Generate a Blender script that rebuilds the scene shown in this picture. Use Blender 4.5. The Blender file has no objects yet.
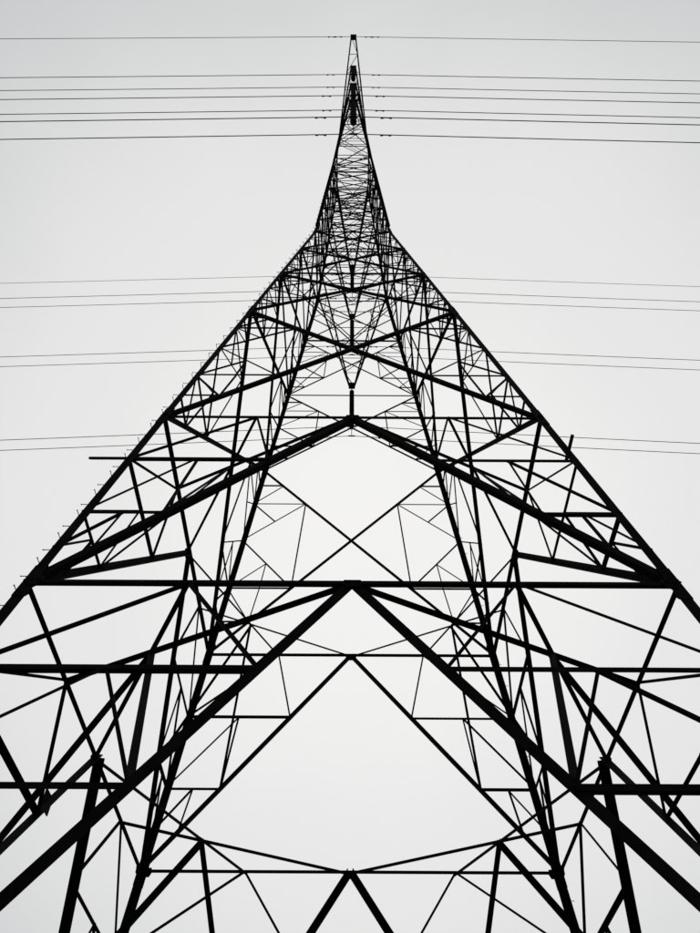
import bpy, math, random
from mathutils import Vector, Matrix
random.seed(4)
scene=bpy.context.scene
# ------------------------------------------------------------ dimensions (metres)
ZG=57.7            # virtual apex of the tapering body above ground
P=0.136            # half-width per metre below the apex
ZW=41.9            # waist
ZT=60.4            # top of the body
Z1,Z2,Z3=11.28,18.44,27.86
def W(z):
    if z<=ZW: return P*(ZG-z)
    w0=P*(ZG-ZW); return w0+(1.25-w0)*(z-ZW)/(ZT-ZW)

# ------------------------------------------------------------ materials
def mat_noise(name,c1,c2,scale,rough,metal=0.0,bump=0.0,spec=.2):
    m=bpy.data.materials.new(name); m.use_nodes=True
    nt=m.node_tree; b=nt.nodes['Principled BSDF']
    tc=nt.nodes.new('ShaderNodeTexCoord'); n=nt.nodes.new('ShaderNodeTexNoise')
    n.inputs['Scale'].default_value=scale; n.inputs['Detail'].default_value=6
    r=nt.nodes.new('ShaderNodeValToRGB')
    r.color_ramp.elements[0].position=.35; r.color_ramp.elements[0].color=(*c1,1)
    r.color_ramp.elements[1].position=.7; r.color_ramp.elements[1].color=(*c2,1)
    nt.links.new(tc.outputs['Object'],n.inputs['Vector'])
    nt.links.new(n.outputs['Fac'],r.inputs['Fac'])
    nt.links.new(r.outputs['Color'],b.inputs['Base Color'])
    b.inputs['Roughness'].default_value=rough
    b.inputs['Metallic'].default_value=metal
    b.inputs['Specular IOR Level'].default_value=spec
    if bump:
        bp=nt.nodes.new('ShaderNodeBump'); bp.inputs['Strength'].default_value=bump
        nt.links.new(n.outputs['Fac'],bp.inputs['Height']); nt.links.new(bp.outputs['Normal'],b.inputs['Normal'])
    return m
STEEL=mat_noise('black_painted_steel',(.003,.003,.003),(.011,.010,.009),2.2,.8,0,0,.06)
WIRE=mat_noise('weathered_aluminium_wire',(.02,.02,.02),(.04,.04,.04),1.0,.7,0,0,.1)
CERAM=mat_noise('brown_porcelain',(.012,.009,.008),(.025,.018,.015),3.0,.5)
CONC=mat_noise('concrete',(.22,.21,.2),(.36,.35,.33),3.0,.9,0,.3)
GRASS=mat_noise('grass_ground',(.035,.05,.018),(.09,.095,.045),.35,.95,0,.4)

# ------------------------------------------------------------ mesh builder
class MB:
    def __init__(s): s.v=[]; s.f=[]; s.k=0
    def prism(s,p1,p2,b,n,poly):
        i=len(s.v); m=len(poly)
        for p in (p1,p2):
            for x,y in poly: s.v.append(tuple(p+b*x+n*y))
        for j in range(m):
            k=(j+1)%m; s.f.append((i+j,i+k,i+m+k,i+m+j))
        s.f.append(tuple(i+j for j in reversed(range(m)))); s.f.append(tuple(i+m+j for j in range(m)))
    def angle(s,p1,p2,size,normal,t=None,corner=None):
        p1=Vector(p1); p2=Vector(p2); a=(p2-p1)
        if a.length<.02: return
        a.normalize(); n=Vector(normal); n=n-a*n.dot(a)
        if n.length<1e-3: n=a.orthogonal()
        n.normalize(); b=a.cross(n)
        t=t or max(.008,size*.1); w=size
        s.k+=1; off=-.003*((s.k*5)%11)
        if s.k%2: b=-b
        poly=[(-w/2,0),(w/2,0),(w/2,-t),(-w/2+t,-t),(-w/2+t,-w),(-w/2,-w)]
        poly=[(x,y+off) for x,y in poly]
        s.prism(p1,p2,b,n,poly)
    def leg(s,p1,p2,size,bx,by,t=.02):
        poly=[(0,0),(size,0),(size,t),(t,t),(t,size),(0,size)]
        s.prism(Vector(p1),Vector(p2),Vector(bx),Vector(by),poly)
    def plate(s,c,n,pts,t=.014):
        c=Vector(c); n=Vector(n).normalized(); up=Vector((0,0,1)); h=up.cross(n)
        if h.length<.1: h=Vector((1,0,0))
        h.normalize(); u=n.cross(h)
        s.prism(c-n*t,c+n*t,h,u,pts)
    def rod(s,p1,p2,r,seg=6):
        p1=Vector(p1);p2=Vector(p2); a=(p2-p1).normalized(); b=a.orthogonal().normalized(); n=a.cross(b)
        s.prism(p1,p2,b,n,[(r*math.cos(2*math.pi*i/seg),r*math.sin(2*math.pi*i/seg)) for i in range(seg)])
    def make(s,name,mat,parent=None):
        me=bpy.data.meshes.new(name); me.from_pydata(s.v,[],s.f); me.update()
        o=bpy.data.objects.new(name,me); me.materials.append(mat); scene.collection.objects.link(o)
        if parent: o.parent=parent
        return o

tower=bpy.data.objects.new('transmission_tower',None); scene.collection.objects.link(tower)
def rot(k,v):
    x,y,z=v
    for _ in range(k%4): x,y=-y,x
    return (x,y,z)
legs=MB(); brace=MB(); red=MB(); plan=MB(); armm=MB(); gus=MB(); bolts=MB()

# ---- legs
for sx in (-1,1):
    for sy in (-1,1):
        def c(z): w=W(z); return (sx*w,sy*w,z)
        segs=[(0.15,Z1,.23),(Z1,Z2,.21),(Z2,Z3,.19),(Z3,ZW,.17),(ZW,51,.14),(51,ZT,.11)]
        for za,zb,sz in segs:
            legs.leg(c(za),c(zb+.0),sz,(-sx,0,0),(0,-sy,0))
            if zb<ZT:
                legs.leg(tuple(a+d*.012 for a,d in zip(c(zb-.45),(sx,sy,0))),tuple(a+d*.012 for a,d in zip(c(zb+.45),(sx,sy,0))),sz+.02,(-sx,0,0),(0,-sy,0),.03)
        z=3.0; i=0
        while z<ZT-1:
            w=W(z); q=Vector((sx*w,sy*w,z))
            if sx<0 and sy<0 or sx>0 and sy>0:
                d=Vector((sx,0,0)) if i%2==0 else Vector((0,sy,0))
                bolts.rod(q,q+d*.14,.009,5); bolts.rod(q+d*.13,q+d*.145,.016,6)
            z+=.42; i+=1

# ---- faces
def FP(k,x,z,out=0.0): return rot(k,(x,-W(z)-out,z))
def face(mb,k,a,b,size):
    mb.angle(FP(k,*a),FP(k,*b),size,rot(k,(0,-1,0.13)))
def lerp(a,b,t): return (a[0]+(b[0]-a[0])*t,a[1]+(b[1]-a[1])*t)
def legp(z,s=1): return (s*W(z),z)
def gplate(k,x,z,w,h,shape='hex'):
    pts=[(-w,-h*.2),(-w*.55,-h),(w*.55,-h),(w,-h*.2),(w*.8,h*.5),(-w*.8,h*.5)]
    gus.plate(FP(k,x,z,.015),rot(k,(0,-1,.13)),pts)
    # bolt heads on the plate
    for bx in (-.6,-.3,.3,.6):
        p=Vector(FP(k,x+bx*w,z-.1*h,.03)); nn=Vector(rot(k,(0,-1,.13))).normalized()
        gus.rod(p,p+nn*.025,.016,6)

def kpanel(k,z0,z1,n,sd,sh,sr,hz):
    top=(0,z1)
    for s in (-1,1):
        cor=legp(z0,s)
        face(brace,k,top,cor,sd)
        prev_mid=(s*W(z1)*.5,z1)
        for i in range(1,n+1):
            t=i/n; z=z1-t*(z1-z0)
            if i==n:
                t=(n-.45)/n; z=z1-t*(z1-z0)
            L=legp(z,s); D=lerp(top,cor,t)
            face(red,k,prev_mid,D,sr); face(red,k,prev_mid,L,sr)
            if i<n:
                face(red,k,L,D,sh)
                prev_mid=lerp(L,D,.5)
        gplate(k,cor[0]-s*.2,z0+.02,.17,.17)
    face(brace,k,legp(z1,-1),legp(z1,1),hz)
    gplate(k,0,z1-.04,.2,.13)
for k in range(4):
    kpanel(k,.3,Z1,5,.2,.105,.065,.09 if k%2==0 else .12)
    kpanel(k,Z1,Z2,3,.16,.08,.056,.08 if k%2==0 else .1)

def xpanel(k,z0,z1,sd,sr,detail=2):
    w0,w1=W(z0),W(z1); t=w0/(w0+w1); zc=z0+(z1-z0)*t; C=(0,zc)
    for s in (-1,1):
        face(brace,k,(s*w0,z0),(-s*w1,z1),sd)
    if detail==0: return
    for s in (-1,1):
        A=(s*w0,z0); B=(s*w1,z1)
        U=lerp(C,B,.5); L=lerp(C,A,.45)
        Lm=legp(zc,s)
        face(red,k,U,L,sr)
        face(red,k,U,Lm,sr); face(red,k,L,Lm,sr)
        if detail>=2:
            lU=legp(U[1],s); lL=legp(L[1],s)
            face(red,k,U,lU,sr); face(red,k,L,lL,sr)
            U2=lerp(C,B,.76); L2=lerp(C,A,.74)
            face(red,k,L2,lL,sr); face(red,k,L2,legp(L2[1],s),sr)
            face(red,k,U2,lU,sr); face(red,k,U2,legp(U2[1],s),sr)
        if detail>=3:
            m=lerp(L,lL,.5); face(red,k,m,L2,sr*.9); face(red,k,m,lerp(L,Lm,.5),sr*.9)
            face(red,k,lerp(L,Lm,.5),lL,sr*.9)
            face(red,k,lerp(U,Lm,.5),lU,sr*.9)
zs=[Z2,Z3,33.2,37.9,ZW]
for k in range(4):
    xpanel(k,zs[0],zs[1],.125,.052,3)
    xpanel(k,zs[1],zs[2],.1,.05,2)
    xpanel(k,zs[2],zs[3],.085,.045,2)
    xpanel(k,zs[3],zs[4],.08,.045,1)
    for z in zs[2:]: face(brace,k,legp(z,-1),legp(z,1),.07)
    n=8
    for i in range(n):
        za=ZW+(ZT-ZW)*i/n; zb=ZW+(ZT-ZW)*(i+1)/n
        xpanel(k,za,zb,.062,.04,0); face(brace,k,legp(zb,-1),legp(zb,1),.055)

# ---- plan bracing (diaphragms) and hip bracing
def diaphragm(z,sz):
    w=W(z)
    for k in range(4):
        m=rot(k,(0,-w,z)); 
        for s in (-1,1):
            plan.angle(m,rot(k,(s*w,-w*.5,z)),sz,(0,0,1))
def hip(z,zd,x_d,sz):
    w=W(z)*2/3
    for k in range(4):
        Pn=rot(k,(-w,-w,z))
        plan.angle(Pn,rot(k,(-x_d,-W(zd),zd)),sz,rot(k,(0,-1,0)))
        plan.angle(Pn,rot(k,(-W(zd),-x_d,zd)),sz,rot(k,(-1,0,0)))
diaphragm(Z1,.09); diaphragm(Z2,.07)
zA=Z1-.4*(Z1-.3); hip(Z1,zA,W(.3)*.4,.14)
zB=Z2-(2/3)*(Z2-Z1); hip(Z2,zB,W(Z1)*2/3,.07)
for z in (37.9,ZW):
    w=W(z)
    for k in range(4): plan.angle(rot(k,(0,-w,z)),rot(k,(w,0,z)),.055,(0,0,1))
for z in (33.2,46,51.4,55.5):
    w=W(z); plan.angle((-w,-w,z),(w,w,z),.05,(0,0,1)); plan.angle((w,-w,z),(-w,w,z),.05,(0,0,1))

# ---- cross-arms (run along Y, wires run along X)
ARMS=[(8.62,42.7,37.6,3.0),(7.87,51.4,46.36,2.7),(7.52,60.0,54.98,2.2)]
ins=MB(); fit=MB()
def crossarm(sg,a,zb,h,ztip,n,sc,sl):
    tip=.16
    w=W(zb); wt=W(min(zb+h,ZT)); zt=min(zb+h,ZT+1.5)
    for s in (-1,1):
        b0=Vector((s*w,sg*w,zb)); t0=Vector((s*wt,sg*wt,zt)); e=Vector((s*tip,sg*a,ztip)); et=e+Vector((0,0,.12))
        armm.angle(b0,e,sc,(0,0,-1)); armm.angle(t0,et,sc*.9,(0,0,1))
        for i in range(n):
            u0=i/n; u1=(i+1)/n
            armm.angle(b0.lerp(e,u1),t0.lerp(et,u1),sl,(s,0,0))
            armm.angle(b0.lerp(e,u0),t0.lerp(et,u1),sl,(s,0,0))
    for i in range(n):
        u0=i/n; u1=(i+1)/n
        bl=Vector((-w,sg*w,zb)); br=Vector((w,sg*w,zb)); el=Vector((-tip,sg*a,ztip)); er=Vector((tip,sg*a,ztip))
        armm.angle(bl.lerp(el,u1),br.lerp(er,u1),sl,(0,0,-1))
        if i%2: armm.angle(bl.lerp(el,u0),br.lerp(er,u1),sl,(0,0,-1))
        else: armm.angle(br.lerp(er,u0),bl.lerp(el,u1),sl,(0,0,-1))
    armm.prism(Vector((0,sg*(a-.25),ztip)),Vector((0,sg*(a+.1),ztip)),Vector((1,0,0)),Vector((0,0,1)),[(-.2,-.1),(.2,-.1),(.22,.16),(-.22,.16)])
def disc(mb,c,r):
    seg=10; rings=[(.03,.06),(.06,.05),(r,-.01),(r*.9,-.035),(.03,-.02)]
    i=len(mb.v)
    for rr,z in rings:
        for j in range(seg):
            t=2*math.pi*j/seg; mb.v.append((c[0]+rr*math.cos(t),c[1]+rr*math.sin(t),c[2]+z))
    for q in range(len(rings)-1):
        for j in range(seg):
            k=(j+1)%seg; mb.f.append((i+q*seg+j,i+q*seg+k,i+(q+1)*seg+k,i+(q+1)*seg+j))
wires=[]
for a,za,zw,h in ARMS:
    for sg in (-1,1):
        crossarm(sg,a,za,h,za,6,.105,.045)
        x,y=0,sg*a
        fit.rod((x,y,za-.1),(x,y,za-.6),.03)
        z=za-.6; zend=zw+.45
        ins.rod((x,y,za-.5),(x,y,zend),.035)
        while z>zend: disc(ins,(x,y,z),.16); z-=.17
        for j in range(12):
            t0=2*math.pi*j/12; t1=2*math.pi*(j+1)/12
            fit.rod((x+.27*math.cos(t0),y+.27*math.sin(t0),zend+.1),(x+.27*math.cos(t1),y+.27*math.sin(t1),zend+.1),.02,5)
        fit.prism(Vector((-.02,y,zw)),Vector((.02,y,zw)),Vector((0,1,0)),Vector((0,0,1)),[(-.4,.12),(.4,.12),(.34,.26),(0,.5),(-.34,.26)])
        for d in (-.37,.37):
            fit.rod((0,y+d,zw+.15),(0,y+d,zw),.02); fit.rod((-.2,y+d,zw),(.2,y+d,zw),.045)
            wires.append((y+d,zw,.021,'overhead_power_line'))
aE,zE=9.12,62.75
for sg in (-1,1):
    crossarm(sg,aE,ZT,1.0,zE,7,.09,.04)
    fit.rod((0,sg*aE,zE),(0,sg*aE,zE-.25),.03)
    wires.append((sg*aE,zE-.25,.018,'overhead_earth_wire'))
# guard-arm stubs on the near legs
zb=Z2-(1/3)*(Z2-Z1); w=W(zb)
armm.angle((-w,-w,zb),(-w-.95,-w,zb),.09,(0,-1,0)); 
armm.angle((w-.3,-w,zb-.0),(w+.12,-w-.02,zb+1.1),.09,(0,-1,0))
# number plate on the left side bracing
pp=MB(); zq=Z1-.16*(Z1-.3); 
c0=Vector((-W(zq)-.03,-W(.3)*.16,zq)); pp.prism(c0-Vector((.006,0,0)),c0+Vector((.006,0,0)),Vector((0,1,0)),Vector((0,0,1)),[(-.26,-.17),(-.23,-.2),(.23,-.2),(.26,-.17),(.26,.17),(.23,.2),(-.23,.2),(-.26,.17)])
pp.make('number_plate',STEEL,tower)
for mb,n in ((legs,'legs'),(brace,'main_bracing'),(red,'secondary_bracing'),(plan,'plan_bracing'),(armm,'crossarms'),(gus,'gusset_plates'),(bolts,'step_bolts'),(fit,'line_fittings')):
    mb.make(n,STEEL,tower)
ins.make('insulator_strings',CERAM,tower)
ft=MB()
for sx in (-1,1):
    for sy in (-1,1):
        c=Vector((sx*W(.15),sy*W(.15),0))
        i=len(ft.v)
        for z,r in ((-.6,.75),(.12,.75),(.2,.68),(.2,.5),(.55,.42),(.6,.38)):
            for j in range(4):
                t=math.pi/4+math.pi/2*j; ft.v.append((c.x+r*1.414*math.cos(t)*.8,c.y+r*1.414*math.sin(t)*.8,z))
        for q in range(5):
            for j in range(4):
                k=(j+1)%4; ft.f.append((i+q*4+j,i+q*4+k,i+q*4+4+k,i+q*4+4+j))
        ft.f.append((i+20,i+21,i+22,i+23))
ft.make('concrete_footings',CONC,tower)

# ---- wires
SL=.085; SPAN=320.
for y,z0,r,name in wires:
    mb=MB(); pts=[]
    for i in range(-100,101):
        x=SPAN*(i/100)
        pts.append(Vector((x,y,z0-SL*abs(x)*(1-abs(x)/SPAN))))
    seg=6; 
    for pnt in pts:
        for j in range(seg):
            t=2*math.pi*j/seg; mb.v.append((pnt.x,pnt.y+r*math.cos(t),pnt.z+r*math.sin(t)))
    for q in range(len(pts)-1):
        for j in range(seg):
            k=(j+1)%seg; mb.f.append((q*seg+j,q*seg+k,(q+1)*seg+k,(q+1)*seg+j))
    for dx in (-1.6,-1.1,1.1,1.6) if 'earth' in name else (-1.5,1.5):
        zz=z0-SL*abs(dx)
        mb.rod((dx,y,zz),(dx,y,zz-.1),.015); mb.rod((dx-.2,y,zz-.1),(dx+.2,y,zz-.1),.012)
        mb.rod((dx-.26,y,zz-.1),(dx-.13,y,zz-.1),.04); mb.rod((dx+.13,y,zz-.1),(dx+.26,y,zz-.1),.04)
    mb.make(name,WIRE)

# ---- ground
g=MB(); R=[0,4,8,12,20,30,50,90,160,300,700,2000]
g.v.append((0,0,0)); N=48
for r in R[1:]:
    for j in range(N):
        t=2*math.pi*j/N; h=0 if r<=20 else random.uniform(-1,1)*min(1.2,r*.006)
        g.v.append((r*math.cos(t),r*math.sin(t),h))
for j in range(N): g.f.append((0,1+j,1+(j+1)%N))
for q in range(len(R)-2):
    for j in range(N):
        k=(j+1)%N; a=1+q*N; g.f.append((a+j,a+N+j,a+N+k,a+k))
g.make('grass_ground',GRASS)

# ---- overcast sky
w=bpy.data.worlds.new('World'); scene.world=w; w.use_nodes=True
nt=w.node_tree; bg=nt.nodes['Background']
SUN_EL=math.radians(50)
tc=nt.nodes.new('ShaderNodeTexCoord')
dot=nt.nodes.new('ShaderNodeVectorMath'); dot.operation='DOT_PRODUCT'
dot.inputs[1].default_value=(0.03,math.cos(SUN_EL),math.sin(SUN_EL))
nt.links.new(tc.outputs['Generated'],dot.inputs[0])
noi=nt.nodes.new('ShaderNodeTexNoise'); noi.inputs['Scale'].default_value=1.6; noi.inputs['Detail'].default_value=5; noi.inputs['Roughness'].default_value=.5
nt.links.new(tc.outputs['Generated'],noi.inputs['Vector'])
ma=nt.nodes.new('ShaderNodeMath'); ma.operation='MULTIPLY_ADD'; ma.inputs[1].default_value=.13
nt.links.new(noi.outputs['Fac'],ma.inputs[0]); nt.links.new(dot.outputs['Value'],ma.inputs[2])
rp=nt.nodes.new('ShaderNodeValToRGB'); cr=rp.color_ramp; cr.interpolation='EASE'
cr.elements[0].position=.25; cr.elements[0].color=(.24,.25,.26,1)
cr.elements[1].position=1.0; cr.elements[1].color=(.89,.89,.875,1)
e=cr.elements.new(.74); e.color=(.60,.615,.62,1)
e=cr.elements.new(.93); e.color=(.82,.825,.81,1)
sb=nt.nodes.new('ShaderNodeMath'); sb.operation='MULTIPLY'; sb.inputs[1].default_value=.95
nt.links.new(ma.outputs[0],sb.inputs[0]); nt.links.new(sb.outputs[0],rp.inputs['Fac'])
sk=nt.nodes.new('ShaderNodeTexSky'); sk.sky_type='NISHITA'; sk.sun_disc=False; sk.sun_elevation=SUN_EL; sk.sun_rotation=0
sc=nt.nodes.new('ShaderNodeVectorMath'); sc.operation='SCALE'; sc.inputs['Scale'].default_value=.07
nt.links.new(sk.outputs[0],sc.inputs[0])
mx=nt.nodes.new('ShaderNodeMix'); mx.data_type='RGBA'; mx.inputs[0].default_value=.04
nt.links.new(rp.outputs['Color'],mx.inputs[6]); nt.links.new(sc.outputs[0],mx.inputs[7])
nt.links.new(mx.outputs[2],bg.inputs['Color']); bg.inputs['Strength'].default_value=1.0
sl=bpy.data.lights.new('sun','SUN'); sl.energy=.6; sl.angle=math.radians(15); sl.color=(1,.98,.95)
so=bpy.data.objects.new('sun',sl); scene.collection.objects.link(so)
so.rotation_euler=Vector((0.03,math.cos(SUN_EL),math.sin(SUN_EL))).to_track_quat('Z','Y').to_euler()

# ---- camera
cd=bpy.data.cameras.new('camera'); cam=bpy.data.objects.new('camera',cd); scene.collection.objects.link(cam)
cd.sensor_fit='VERTICAL'; cd.sensor_height=36; cd.lens=36*719.4/933; cd.clip_end=5000; cd.clip_start=.05
cam.location=(-.04,-16.585,1.7)
th=math.radians(52.25)
cam.rotation_mode='XYZ'
M=Matrix.Rotation(math.radians(90)+th,4,'X') @ Matrix.Rotation(math.radians(.28),4,'Z')
cam.rotation_euler=M.to_euler()
cd.shift_x=-.0012*700/933
cd.shift_y=-.002
scene.camera=cam
scene.view_settings.view_transform='Standard'; scene.view_settings.look='None'; scene.view_settings.exposure=0
